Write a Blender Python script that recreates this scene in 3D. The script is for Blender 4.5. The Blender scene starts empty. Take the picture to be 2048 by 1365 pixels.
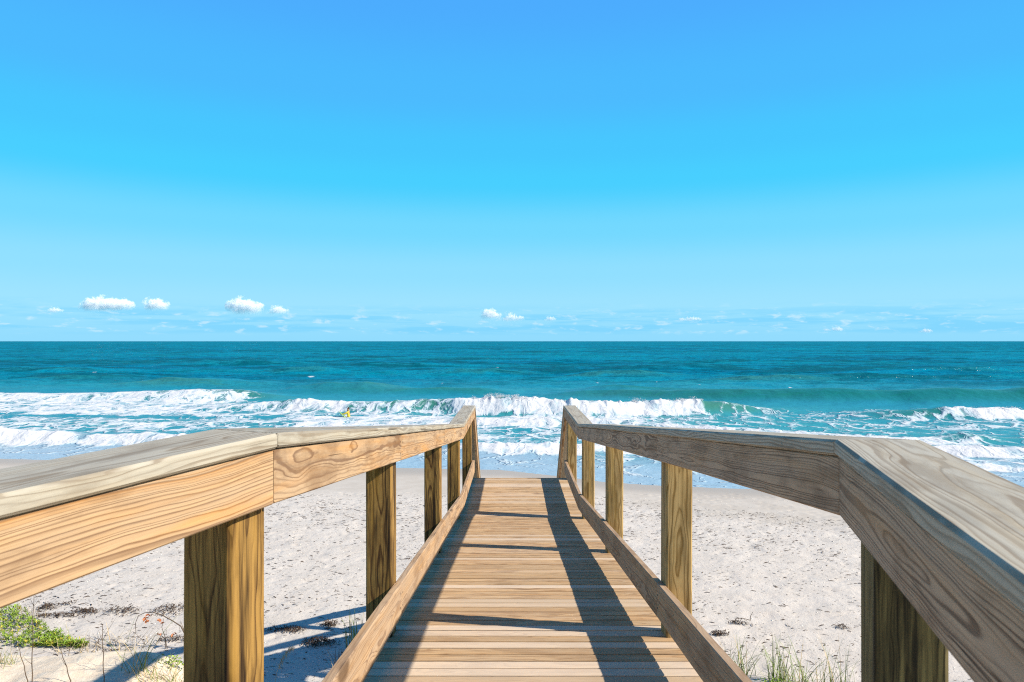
import bpy, math, random
import numpy as np
from mathutils import Vector, Matrix

random.seed(7); RNG = np.random.default_rng(7)
sc = bpy.context.scene
COL = sc.collection
Z0 = 5.75                      # camera height above the sea (world z = 0 is still water)
R = math.radians

# ------------------------------------------------------------------ helpers
def mesh_from(name, verts, faces, mat=None, smooth=False):
    me = bpy.data.meshes.new(name)
    me.from_pydata([tuple(v) for v in verts], [], faces)
    me.update()
    if mat: me.materials.append(mat)
    if smooth: me.polygons.foreach_set('use_smooth', [True]*len(me.polygons))
    return me

def link(name, me, parent=None, loc=(0, 0, 0)):
    o = bpy.data.objects.new(name, me); COL.objects.link(o)
    o.location = loc
    if parent: o.parent = parent
    return o

def tag(o, label=None, cat=None, group=None, kind=None):
    if label: o['label'] = label
    if cat: o['category'] = cat
    if group: o['group'] = group
    if kind: o['kind'] = kind
    return o

def empty(name, loc):
    o = bpy.data.objects.new(name, None); COL.objects.link(o)
    o.location = loc; o.empty_display_size = .2
    return o

def grid_mesh(name, X, Y, Z, mat, attrs=None):
    ny, nx = X.shape
    me = bpy.data.meshes.new(name)
    co = np.stack([X, Y, Z], -1).reshape(-1, 3).astype(np.float32)
    i = np.arange((ny-1)*(nx-1)); r = i//(nx-1); c = i % (nx-1)
    a = r*nx+c
    f = np.stack([a, a+1, a+nx+1, a+nx], 1).astype(np.int32)
    me.vertices.add(len(co)); me.vertices.foreach_set('co', co.ravel())
    me.loops.add(f.size); me.loops.foreach_set('vertex_index', f.ravel())
    me.polygons.add(len(f)); me.polygons.foreach_set('loop_start', np.arange(0, f.size, 4, dtype=np.int32))
    me.update(calc_edges=True); me.validate()
    me.polygons.foreach_set('use_smooth', np.ones(len(f), dtype=bool))
    for k, v in (attrs or {}).items():
        at = me.attributes.new(k, 'FLOAT', 'POINT'); at.data.foreach_set('value', v.ravel().astype(np.float32))
    me.materials.append(mat)
    return me

def _hash(ix, iy, seed):
    h = (ix.astype(np.int64)*374761393 + iy.astype(np.int64)*668265263 + seed*1442695041) & 0xffffffff
    h = ((h ^ (h >> 13))*1274126177) & 0xffffffff
    return ((h ^ (h >> 16)) & 0xffff)/65535.0
def vnoise(x, y, seed=0):
    ix = np.floor(x); iy = np.floor(y); fx = x-ix; fy = y-iy
    fx = fx*fx*fx*(fx*(fx*6-15)+10); fy = fy*fy*fy*(fy*(fy*6-15)+10)
    a = _hash(ix, iy, seed); b = _hash(ix+1, iy, seed); c = _hash(ix, iy+1, seed); d = _hash(ix+1, iy+1, seed)
    return (a*(1-fx)+b*fx)*(1-fy)+(c*(1-fx)+d*fx)*fy
def fbm(x, y, seed=0, octv=4):
    s = 0; a = .5; t = 0
    for k in range(octv):
        s = s+a*vnoise(x, y, seed+k*17); t += a; a *= .5
        x = x*2.03+3.1; y = y*2.03+1.7
    return s/t
def sstep(a, b, x):
    t = np.clip((x-a)/(b-a), 0, 1); return t*t*(3-2*t)

# ------------------------------------------------------------------ node helpers
class NT:
    def __init__(s, tree): s.t = tree; s.n = tree.nodes; s.l = tree.links
    def new(s, typ, **kw):
        n = s.n.new(typ)
        for k, v in kw.items():
            if k == 'ins':
                for kk, vv in v.items(): s.set(n.inputs[kk], vv)
            else: setattr(n, k, v)
        return n
    def set(s, inp, v):
        if isinstance(v, bpy.types.NodeSocket): s.l.new(v, inp)
        else: inp.default_value = v
    def m(s, op, a, b=0.0, c=None, clamp=False):
        n = s.n.new('ShaderNodeMath'); n.operation = op; n.use_clamp = clamp
        s.set(n.inputs[0], a); s.set(n.inputs[1], b)
        if c is not None: s.set(n.inputs[2], c)
        return n.outputs[0]
    def vm(s, op, a, b=(0, 0, 0)):
        n = s.n.new('ShaderNodeVectorMath'); n.operation = op
        s.set(n.inputs[0], a); s.set(n.inputs[1], b); return n.outputs[0]
    def noise(s, vec, scale, detail=4, rough=.5, dist=0, dim='3D'):
        n = s.n.new('ShaderNodeTexNoise'); n.noise_dimensions = dim
        s.set(n.inputs['Vector'], vec); n.inputs['Scale'].default_value = scale
        n.inputs['Detail'].default_value = detail; n.inputs['Roughness'].default_value = rough
        n.inputs['Distortion'].default_value = dist; return n.outputs['Fac']
    def vor(s, vec, scale, feature='F1', rnd=1.0, out='Distance'):
        n = s.n.new('ShaderNodeTexVoronoi'); n.feature = feature
        s.set(n.inputs['Vector'], vec); n.inputs['Scale'].default_value = scale
        n.inputs['Randomness'].default_value = rnd; return n.outputs[out]
    def ramp(s, f, stops, interp='LINEAR'):
        n = s.n.new('ShaderNodeValToRGB'); n.color_ramp.interpolation = interp
        e = n.color_ramp.elements
        while len(e) < len(stops): e.new(.5)
        for k, (p, c) in enumerate(stops):
            e[k].position = p; e[k].color = (c if len(c) == 4 else (*c, 1)) if not isinstance(c, (int, float)) else (c, c, c, 1)
        s.set(n.inputs[0], f); return n.outputs[0]
    def mix(s, f, a, b, mode='MIX'):
        n = s.n.new('ShaderNodeMix'); n.data_type = 'RGBA'; n.blend_type = mode
        s.set(n.inputs[0], f)
        for i, v in ((6, a), (7, b)):
            if isinstance(v, tuple) and len(v) == 3: v = (*v, 1)
            s.set(n.inputs[i], v)
        return n.outputs[2]
    def sm(s, x, a, b):
        n = s.n.new('ShaderNodeMapRange'); n.interpolation_type = 'SMOOTHSTEP'
        s.set(n.inputs[0], x); s.set(n.inputs[1], a); s.set(n.inputs[2], b)
        n.inputs[3].default_value = 0; n.inputs[4].default_value = 1; return n.outputs[0]
    def attr(s, name, out='Fac'):
        n = s.n.new('ShaderNodeAttribute'); n.attribute_name = name; return n.outputs[out]
    def xyz(s, v):
        n = s.n.new('ShaderNodeSeparateXYZ'); s.set(n.inputs[0], v); return n.outputs
    def comb(s, x, y, z):
        n = s.n.new('ShaderNodeCombineXYZ')
        for i, v in enumerate((x, y, z)): s.set(n.inputs[i], v)
        return n.outputs[0]
    def bump(s, h, strength, dist, normal=None):
        n = s.n.new('ShaderNodeBump'); s.set(n.inputs['Height'], h)
        n.inputs['Strength'].default_value = strength; n.inputs['Distance'].default_value = dist
        if normal is not None: s.l.new(normal, n.inputs['Normal'])
        return n.outputs[0]

def new_mat(name):
    m = bpy.data.materials.new(name); m.use_nodes = True
    t = NT(m.node_tree); b = m.node_tree.nodes['Principled BSDF']
    return m, t, b

def plain(name, col, rough=.6, spec=.3, var=0.0, trans=0):
    m, t, b = new_mat(name)
    b.inputs['Roughness'].default_value = rough; b.inputs['Specular IOR Level'].default_value = spec
    g = t.n.new('ShaderNodeNewGeometry')
    f = t.noise(g.outputs['Position'], 9, 3)
    lo = tuple(c*(1-var) for c in col); hi = tuple(min(1, c*(1+var)) for c in col)
    t.set(b.inputs['Base Color'], t.ramp(f, [(.3, lo), (.7, hi)]))
    if trans: b.inputs['Subsurface Weight'].default_value = 0
    return m

# ------------------------------------------------------------------ wood
def wood(name, light, dark, tint, freq=95, warp=.010, fib=.5, grey=None, grey_amt=0, knot=1.0, rough=.75, check=.8, plank_var=.0, contrast=1.0, stain=0.0):
    """flat sawn pine: growth rings round a pith line read from each board's own grain coordinates"""
    K = .70
    light, dark, tint = (tuple(c*K for c in q) for q in (light, dark, tint))
    grey = tuple(c*K for c in grey) if grey else None
    m, t, b = new_mat(name)
    g = t.attr('grain', 'Vector'); rnd = t.attr('board')
    x, y, z = t.xyz(g)
    sh = t.m('MULTIPLY', rnd, 37.0)
    xs = t.m('ADD', x, sh)
    p1 = t.comb(t.m('MULTIPLY', xs, 1.9), t.m('MULTIPLY', y, 9.0), t.m('MULTIPLY', z, 9.0))
    n1 = t.noise(p1, 1.0, 2.5, .5)
    p2 = t.comb(t.m('MULTIPLY', xs, 4.5), t.m('MULTIPLY', y, 28.0), t.m('MULTIPLY', z, 28.0))
    n2 = t.noise(p2, 1.0, 3, .55)
    # knots
    pk = t.comb(t.m('MULTIPLY', xs, 1.35), t.m('MULTIPLY', y, 6.5), t.m('MULTIPLY', z, 3.0))
    kd = t.vor(pk, 1.0)
    kb = t.m('MULTIPLY', t.m('SUBTRACT', 1.0, t.sm(kd, .0, .34)), knot)
    r = t.m('SQRT', t.m('ADD', t.m('MULTIPLY', y, y), t.m('MULTIPLY', z, z)))
    r = t.m('ADD', r, t.m('MULTIPLY', t.m('SUBTRACT', n1, .5), warp*6.0))
    r = t.m('ADD', r, t.m('MULTIPLY', t.m('SUBTRACT', n2, .5), warp*.9))
    r = t.m('ADD', r, t.m('MULTIPLY', kb, .022))
    nr = t.noise(t.comb(t.m('MULTIPLY', r, 48.0), sh, 0.0), 1.0, 3, .5)
    nr2 = t.noise(t.comb(t.m('MULTIPLY', r, 70.0), sh, 9.0), 1.0, 2, .5)
    r = t.m('ADD', r, t.m('MULTIPLY', t.m('SUBTRACT', nr, .5), .030))
    ring = t.m('FRACT', t.m('MULTIPLY', r, freq))
    late = t.ramp(ring, [(0.0, .10), (.12, .0), (.50, .14), (.74, .85), (.84, 1.0), (.92, .30), (1.0, .10)])
    late = t.m('MULTIPLY', late, t.m('ADD', .35, t.m('MULTIPLY', t.sm(nr2, .3, .62), .8)))
    # fibre streaks
    pf = t.comb(t.m('MULTIPLY', xs, 7.0), t.m('MULTIPLY', y, 420.0), t.m('MULTIPLY', z, 420.0))
    nf = t.noise(pf, 1.0, 3, .6)
    pc = t.comb(t.m('MULTIPLY', xs, 2.2), t.m('MULTIPLY', y, 130.0), t.m('MULTIPLY', z, 130.0))
    nf = t.m('ADD', t.m('MULTIPLY', nf, .55), t.m('MULTIPLY', t.noise(pc, 1.0, 3, .6), .45))
    pb = t.comb(t.m('MULTIPLY', xs, 1.1), t.m('MULTIPLY', y, 22.0), t.m('MULTIPLY', z, 22.0))
    nb = t.noise(pb, 1.0, 3, .5)
    f = t.m('ADD', t.m('MULTIPLY', late, .72*contrast), t.m('MULTIPLY', t.m('SUBTRACT', nf, .45), fib), clamp=True)
    col = t.mix(f, light, dark)
    col = t.mix(t.m('MULTIPLY', t.m('MAXIMUM', t.sm(nb, .50, .72), t.sm(nr, .56, .70)), .6), col, tint)
    if grey_amt:
        pw = t.comb(t.m('MULTIPLY', xs, 1.6), t.m('MULTIPLY', y, 14.0), t.m('MULTIPLY', z, 14.0))
        nw = t.noise(pw, 1.3, 4, .6)
        gcol = t.mix(t.m('MULTIPLY', f, .8), grey, tuple(c*.55 for c in grey))
        col = t.mix(t.m('MULTIPLY', t.sm(nw, .30, .62), grey_amt), col, gcol)
    # drying checks: thin dark splits along the grain
    pq = t.comb(t.m('MULTIPLY', xs, 1.0), t.m('MULTIPLY', t.m('ADD', y, t.m('MULTIPLY', n1, warp*2)), 75.0), t.m('MULTIPLY', z, 75.0))
    nq = t.noise(pq, 1.0, 2, .5); pq2 = t.comb(t.m('MULTIPLY', xs, 2.4), t.m('MULTIPLY', y, 6.0), t.m('MULTIPLY', z, 6.0))
    crack = t.m('MULTIPLY', t.sm(nq, .685, .72), t.sm(t.noise(pq2, 1.0, 2), .45, .55))
    col = t.mix(t.m('MULTIPLY', crack, check), col, tuple(c*.3 for c in dark))
    # blotchy wear
    nw2 = t.noise(t.comb(t.m('MULTIPLY', xs, 3.0), t.m('MULTIPLY', y, 10.0), t.m('MULTIPLY', z, 10.0)), 1.0, 5, .65)
    col = t.mix(t.m('MULTIPLY', t.sm(nw2, .46, .66), .5), col, tuple(c*.75 for c in dark))
    # knot core
    core = t.m('MULTIPLY', t.m('SUBTRACT', 1.0, t.sm(kd, .08, .15)), knot)
    col = t.mix(t.m('MULTIPLY', core, .8), col, tuple(c*.42 for c in dark))
    if stain:
        ps = t.comb(t.m('MULTIPLY', xs, 1.3), t.m('MULTIPLY', y, 30.0), t.m('MULTIPLY', z, 30.0))
        ns = t.noise(ps, 1.0, 4, .65)
        col = t.mix(t.m('MULTIPLY', t.sm(ns, .46, .66), stain), col, tuple(c*.35 for c in dark))
    if plank_var:
        v = t.m('FRACT', t.m('MULTIPLY', rnd, 91.7))
        v2 = t.m('FRACT', t.m('MULTIPLY', rnd, 53.3))
        col = t.mix(t.m('MULTIPLY', t.sm(v, .62, .95), plank_var), col, (.66, .55, .43))
        col = t.mix(t.m('MULTIPLY', t.sm(v2, .35, 1.0), plank_var*.8), col, tuple(c*.62 for c in light))
        # sand grains and pale flecks trodden into the boards
        ge = t.n.new('ShaderNodeNewGeometry')
        sv = t.vor(ge.outputs['Position'], 38.0)
        sn = t.noise(ge.outputs['Position'], 2.3, 3)
        fl = t.m('MULTIPLY', t.m('SUBTRACT', 1.0, t.sm(sv, .05, .12)), t.sm(sn, .52, .66))
        col = t.mix(t.m('MULTIPLY', fl, .7), col, (.75, .68, .58))
    t.set(b.inputs['Base Color'], col)
    t.set(b.inputs['Roughness'], t.m('ADD', rough, t.m('MULTIPLY', f, .12)))
    b.inputs['Specular IOR Level'].default_value = .28
    h = t.m('SUBTRACT', t.m('MULTIPLY', nf, .5), t.m('MULTIPLY', late, .45))
    t.set(b.inputs['Normal'], t.bump(h, .45, .0016))
    return m

W_RAIL = wood('pine_rail', (.72, .475, .25), (.28, .145, .065), (.70, .31, .05), freq=125, warp=.0075, fib=1.2, contrast=1.45, grey=(.44, .36, .28), grey_amt=.35)
W_RAIL_SHADE = wood('shade_greyed_pine_rail', (.68, .475, .30), (.20, .12, .07), (.52, .31, .15), freq=135, warp=.0075, fib=1.2, contrast=1.5, grey=(.50, .40, .31), grey_amt=.35)  # weathered pine for the right rail; its shade is put into a greyer colour
W_KICK = wood('pine_kick_board', (.70, .465, .26), (.33, .18, .09), (.60, .33, .12), freq=125, warp=.008, fib=.9, contrast=1.1, grey=(.36, .31, .27), grey_amt=.35)
W_POST = wood('pine_post', (.64, .445, .19), (.27, .16, .045), (.54, .34, .08), freq=85, warp=.012, stain=.6, fib=1.3, contrast=1.3)
W_POSTM = wood('mossy_post', (.30, .235, .085), (.045, .034, .014), (.10, .080, .028), freq=85, warp=.014, stain=.95, fib=2.0)
W_POSTD = wood('dark_stained_post', (.48, .28, .075), (.09, .040, .010), (.40, .22, .03), freq=85, warp=.013, stain=1.0, fib=1.7, contrast=1.2)
W_CAP = wood('weathered_cap', (.58, .52, .40), (.34, .265, .18), (.55, .44, .28), freq=115, warp=.008, grey=(.56, .54, .465), grey_amt=.5, rough=.66, contrast=2.0, fib=1.3, knot=.3)
W_DECK = wood('pine_deck', (.87, .590, .315), (.34, .175, .075), (.68, .36, .135), freq=120, warp=.012, fib=2.2, knot=.6, plank_var=.62, grey=(.46, .37, .28), grey_amt=.35)

M_SCREW = plain('weathered_screw', (.07, .055, .045), .6, .4, .2)
class Boards:
    """collects chamfered, slightly warped boards as ONE mesh with per board grain coordinates"""
    def __init__(s): s.v = []; s.f = []; s.g = []; s.b = []
    def add(s, c0, c1, ch=.004, seg=None, wob=.0012, pith=None):
        """c0/c1: four corners (a-b-, a+b-, a+b+, a-b+) at the start and the end"""
        c0 = [Vector(c) for c in c0]; c1 = [Vector(c) for c in c1]
        w = (c0[1]-c0[0]).length; h = (c0[3]-c0[0]).length
        L = ((c1[0]+c1[2])/2-(c0[0]+c0[2])/2).length
        if seg is None: seg = max(2, int(L/.18))
        ca = min(ch/w, .3); cb = min(ch/h, .3)
        prof = [(ca, 0), (1-ca, 0), (1, cb), (1, 1-cb), (1-ca, 1), (ca, 1), (0, 1-cb), (0, cb)]
        rb = random.random()
        if pith is None: pith = (random.uniform(-.6, .6)*w, -random.uniform(.02, .06) if random.random() < .5 else h+random.uniform(.02, .06))
        base = len(s.v); ph = [random.uniform(0, 6.28) for _ in range(4)]
        # end faces inset a touch so that the ends are eased too
        ts = [0, min(.004/L, .2)] + [k/seg for k in range(1, seg)] + [1-min(.004/L, .2), 1]
        for k, tt in enumerate(ts):
            end = k in (0, len(ts)-1)
            for (a, bb) in prof:
                aa, b2 = (a, bb) if not end else ((a-.5)*(1-1.2*ca)+.5, (bb-.5)*(1-1.2*cb)+.5)
                q0 = c0[0]*(1-aa)*(1-b2)+c0[1]*aa*(1-b2)+c0[2]*aa*b2+c0[3]*(1-aa)*b2
                q1 = c1[0]*(1-aa)*(1-b2)+c1[1]*aa*(1-b2)+c1[2]*aa*b2+c1[3]*(1-aa)*b2
                q = q0*(1-tt)+q1*tt
                wv = wob*math.sin(tt*L*2.1+ph[0])+wob*.5*math.sin(tt*L*6.3+ph[1]+a*2)
                q = q+(c0[3]-c0[0]).normalized()*wv*.6+(c0[1]-c0[0]).normalized()*wob*math.sin(tt*L*3.1+ph[2])*.6
                s.v.append(q); s.g.append((tt*L, a*w-pith[0]-w/2, bb*h-pith[1])); s.b.append(rb)
        n = len(prof)
        for k in range(len(ts)-1):
            for i in range(n):
                a = base+k*n+i; b2 = base+k*n+(i+1) % n
                s.f.append((a, b2, b2+n, a+n))
        s.f.append(tuple(base+i for i in reversed(range(n))))
        e = base+(len(ts)-1)*n
        s.f.append(tuple(e+i for i in range(n)))
        return s
    def screw(s, p, n, r=.0055):
        """a fastener head set 1 mm proud of a face"""
        p = Vector(p); n = Vector(n).normalized(); a = n.cross(Vector((.2, .3, 1))).normalized(); c = n.cross(a); b0 = len(s.v)
        for k in range(10):
            d = a*math.cos(k*.6283)*r+c*math.sin(k*.6283)*r
            s.v.append(p+d-n*.002); s.v.append(p+d*.9+n*.0012)
            s.g += [(0, 0, 0)]*2; s.b += [0]*2
        s.metal = getattr(s, 'metal', [])
        for k in range(10):
            i, j = b0+2*k, b0+2*((k+1) % 10); s.metal.append(len(s.f)); s.f.append((i, j, j+1, i+1))
        s.metal.append(len(s.f)); s.f.append(tuple(b0+2*k+1 for k in range(10)))
    def build(s, name, mat, parent=None, off=Vector((0, 0, 0))):
        me = mesh_from(name, [v-off for v in s.v], s.f, mat)
        if getattr(s, 'metal', None):
            me.materials.append(M_SCREW)
            for i in s.metal: me.polygons[i].material_index = 1
        at = me.attributes.new('grain', 'FLOAT_VECTOR', 'POINT'); at.data.foreach_set('vector', np.array(s.g, dtype=np.float32).ravel())
        at = me.attributes.new('board', 'FLOAT', 'POINT'); at.data.foreach_set('value', np.array(s.b, dtype=np.float32))
        import bmesh
        bm = bmesh.new(); bm.from_mesh(me); bmesh.ops.recalc_face_normals(bm, faces=bm.faces); bm.to_mesh(me); bm.free()
        return link(name, me, parent)

# ------------------------------------------------------------------ boardwalk
C0, YAW = .080, .0032
CAPIN, POSTIN, CAPOUT = .6732, .7224, .862
RAILIN = .6845
HCAP = 1.112
D0, D1, ZC0, SL = 1.70, 8.14, -.2316+Z0, .1171
UEND = 10.46
BEND = R(15.3)
def capz(u): return ZC0-SL*(min(max(u, D0), D1)-D0)
def deckz(u): return capz(u)-HCAP
def P(v, u, z): return Vector((C0+v+YAW*u, u, z))
BW = empty('boardwalk', (C0+.03, 6.0, Z0-4.2))
tag(BW, 'timber boardwalk with plank deck and pale capped railings descending toward the beach', 'boardwalk')
OFF = Vector(BW.location)
def B(name, mat, bs): return bs.build(name, mat, BW, OFF)

def quad(side, v0, v1, u, z0, z1):
    a, b = (v0*side, v1*side)
    return [P(a, u, z0), P(b, u, z0), P(b, u, z1), P(a, u, z1)]

# joint corners of the bend between near level section and the ramp (inner, outer)
JOINT = {-1: {'in': (-CAPIN, 1.72), 'out': (-CAPOUT-.012, 1.80)}, 1: {'in': (CAPIN, 1.61), 'out': (CAPOUT+.012, 1.60)}}
ND = Vector((-math.sin(BEND), -math.cos(BEND), 0))         # near section, heading back past the camera
NX = Vector((math.cos(BEND), -math.sin(BEND), 0))          # its lateral (to the right)
def near_pt(side, lat, back, z, ref='in'):
    """a point on the near section: lat = distance outside the cap's inner edge"""
    jv, ju = JOINT[side]['in']
    base = P(jv, ju, 0)
    q = base+NX*(lat*side)+ND*back
    q.z = z
    return q
def mitre(side, lat, z):
    """where the line 'lat' outside the cap's inner edge crosses the joint"""
    (iv, iu), (ov, ou) = JOINT[side]['in'], JOINT[side]['out']
    w = CAPOUT-CAPIN; k = lat/w
    return P(iv+(ov-iv)*k, iu+(ou-iu)*k, z)

NB = 4.2    # length of the near section
for side in (-1, 1):
    zc = ZC0
    Lc = CAPOUT-CAPIN
    # ---- cap boards
    def capseg(u0, u1, first=False):
        if first:
            c0 = [mitre(side, 0, zc-.038), mitre(side, Lc, zc-.038), mitre(side, Lc, zc), mitre(side, 0, zc)]
        else:
            c0 = quad(side, CAPIN, CAPOUT, u0, capz(u0)-.038, capz(u0))
        c1 = quad(side, CAPIN, CAPOUT, u1, capz(u1)-.038, capz(u1))
        B('cap_board', W_CAP, Boards().add(c0, c1, ch=.006, pith=(.012*side, -.075)))
    capseg(1.7, 5.985, True); capseg(5.991, D1-.002); capseg(D1+.002, UEND)
    n0 = [mitre(side, 0, zc-.038)+ND*.003, mitre(side, Lc, zc-.038)+ND*.003, mitre(side, Lc, zc)+ND*.003, mitre(side, 0, zc)+ND*.003]
    n1 = [near_pt(side, 0, NB, zc-.038), near_pt(side, Lc, NB, zc-.038), near_pt(side, Lc, NB, zc), near_pt(side, 0, NB, zc)]
    B('cap_board', W_CAP, Boards().add(n0, n1, ch=.006, seg=30, pith=(.03*side, -.055)))
    # ---- side rails (inner face of the posts, under the cap) and kick boards
    a0, a1 = RAILIN, POSTIN
    for nm, top, bot, mat in (('side_rail', .0405, .1795, W_RAIL if side < 0 else W_RAIL_SHADE), ('kick_board', HCAP-.275, HCAP-.092, W_KICK)):
        cuts = [1.72, 3.67, 5.98, D1, UEND-.02]
        for k in range(len(cuts)-1):
            u0, u1 = cuts[k], cuts[k+1]
            if k == 0:
                l0, l1 = RAILIN-CAPIN, POSTIN-CAPIN
                c0 = [mitre(side, l0, zc-bot), mitre(side, l1, zc-bot), mitre(side, l1, zc-top), mitre(side, l0, zc-top)]
            else:
                c0 = quad(side, a0, a1, u0+.0015, capz(u0)-bot, capz(u0)-top)
            c1 = quad(side, a0, a1, u1-.0015, capz(u1)-bot, capz(u1)-top)
            pz = (-.03 if k % 2 else .065) if side < 0 else (.062 if k % 2 else -.028)
            bd = Boards()
            bd.add(c0, c1, ch=.004, pith=(pz, random.uniform(.2, .8)*.14-.0))
            for uu in (u0, u1):
                if uu in (3.67, 5.98, D1):
                    for dz_ in (.035, -.035):
                        us = uu+(.032 if uu == u0 else -.032)
                        bd.screw(P(a0*side, us, capz(us)-(top+bot)/2+dz_+random.uniform(-.006, .006)), (-side, 0, 0))
            # across = thickness here, so swap grain axes: pith sits behind the wide face
            B(nm, mat, bd)
        l0, l1 = RAILIN-CAPIN, POSTIN-CAPIN
        c0 = [mitre(side, l0, zc-bot)+ND*.003, mitre(side, l1, zc-bot)+ND*.003, mitre(side, l1, zc-top)+ND*.003, mitre(side, l0, zc-top)+ND*.003]
        c1 = [near_pt(side, l0, NB, zc-bot), near_pt(side, l1, NB, zc-bot), near_pt(side, l1, NB, zc-top), near_pt(side, l0, NB, zc-top)]
        bd = Boards(); bd.add(c0, c1, ch=.004, seg=30, pith=((-.045, .07) if side > 0 else (.03, -.045))); B(nm, mat, bd)
    # ---- posts (square, set outside the rails, down into the sand)
    for u in (3.67, 5.98, 8.03, 10.37):
        zt = capz(u)-.0395
        bd = Boards()
        jt = random.uniform(-.004, .004)
        c0 = [P(POSTIN*side+.0015*side, u-.07, Z0-5.9), P(CAPOUT*side, u-.07, Z0-5.9), P(CAPOUT*side, u+.07, Z0-5.9), P(POSTIN*side+.0015*side, u+.07, Z0-5.9)]
        c1 = [c+Vector((jt, 0, zt-(Z0-5.9))) for c in c0]
        if u != 8.03 and u != 10.37:
            for q in (c1[0], c1[1]): q.z = capz(u-.07)-.0395
            for q in (c1[2], c1[3]): q.z = capz(u+.07)-.0395
        bd.add(c0, c1, ch=.009, seg=26, wob=.0016, pith=(random.uniform(-.02, .02), random.uniform(.02, .06)))
        B('post', W_POSTD if side < 0 else W_POST, bd)
    # near posts follow the turned section
    for back in ((.12, 2.2, 4.0) if side < 0 else (.17, 2.3, 4.1)):
        l0, l1 = POSTIN-CAPIN+.0015, CAPOUT-CAPIN
        zt = zc-.0395; zb = Z0-3.6
        c0 = [near_pt(side, l0, back, zb), near_pt(side, l1, back, zb), near_pt(side, l1, back-.14, zb), near_pt(side, l0, back-.14, zb)]
        c1 = [Vector((c.x, c.y, zt)) for c in c0]
        B('post', W_POSTD if side < 0 else W_POSTM, Boards().add(c0, c1, ch=.009, seg=20, wob=.0016, pith=(.01, .05)))
    # ---- rim beams under the deck edge
    bd = Boards()
    for u0, u1 in ((1.7, D1), (D1+.002, UEND-.02)):
        c0 = quad(side, POSTIN-.042, POSTIN-.004, u0, deckz(u0)-.275, deckz(u0)-.0405)
        c1 = quad(side, POSTIN-.042, POSTIN-.004, u1, deckz(u1)-.275, deckz(u1)-.0405)
        bd.add(c0, c1)
    l0, l1 = POSTIN-CAPIN-.042, POSTIN-CAPIN-.004
    zz = ZC0-HCAP
    bd.add([mitre(side, l0, zz-.275), mitre(side, l1, zz-.275), mitre(side, l1, zz-.0405), mitre(side, l0, zz-.0405)],
           [near_pt(side, l0, NB, zz-.275), near_pt(side, l1, NB, zz-.275), near_pt(side, l1, NB, zz-.0405), near_pt(side, l0, NB, zz-.0405)])
    B('rim_beam', W_POST, bd)

# ---- deck: one part, every plank in its mesh
deck = Boards()
u = 1.93; pw = .0800; gap = .0150
while u+pw < UEND+.01:
    dz0, dz1 = deckz(u), deckz(u+pw)
    jz = random.uniform(-.001, .001); e0 = .79+random.uniform(-.004, .004); e1 = .79+random.uniform(-.004, .004)
    t0 = random.uniform(-.0014, .0014)
    # start at the left end, run to the right end
    c0 = [P(-e0, u, dz0-.038+jz+t0), P(-e0, u+pw, dz1-.038+jz), P(-e0, u+pw, dz1+jz), P(-e0, u, dz0+jz+t0)]
    c1 = [P(e1, u, dz0-.038+jz), P(e1, u+pw, dz1-.038+jz-t0), P(e1, u+pw, dz1+jz-t0), P(e1, u, dz0+jz)]
    deck.add(c0, c1, ch=.0025, seg=8, wob=.0008, pith=(random.uniform(-.05, .05), -random.uniform(.03, .09)))
    u += pw+gap+random.uniform(-.0012, .0012)
# near section planks, square to its own direction
zd = ZC0-HCAP
mid = (mitre(-1, 0, zd)+mitre(1, 0, zd))/2
b = .22
while b < NB:
    c = mid+ND*b
    for q in (0,):
        lo = c-NX*.79; hi = c+NX*.79
        c0 = [lo+Vector((0, 0, -.038)), lo+ND*pw+Vector((0, 0, -.038)), lo+ND*pw, lo]
        c1 = [hi+Vector((0, 0, -.038)), hi+ND*pw+Vector((0, 0, -.038)), hi+ND*pw, hi]
        deck.add(c0, c1, seg=4)
    b += pw+gap
# filler wedge of planks at the turn
for k in range(5):
    f0 = k/5+.004; f1 = (k+1)/5-.004
    L0 = mid+ND*.215-NX*.79; R0 = mid+ND*.215+NX*.79; L1 = P(-.79, 1.924, zd-.01); R1 = P(.79, 1.924, zd-.01)
    a0 = L0.lerp(L1, f0); a1 = L0.lerp(L1, f1); d0 = R0.lerp(R1, f0); d1 = R0.lerp(R1, f1)
    dn = Vector((0, 0, -.038))
    deck.add([a0+dn, a1+dn, a1, a0], [d0+dn, d1+dn, d1, d0], seg=3)
B('deck', W_DECK, deck)

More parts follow.
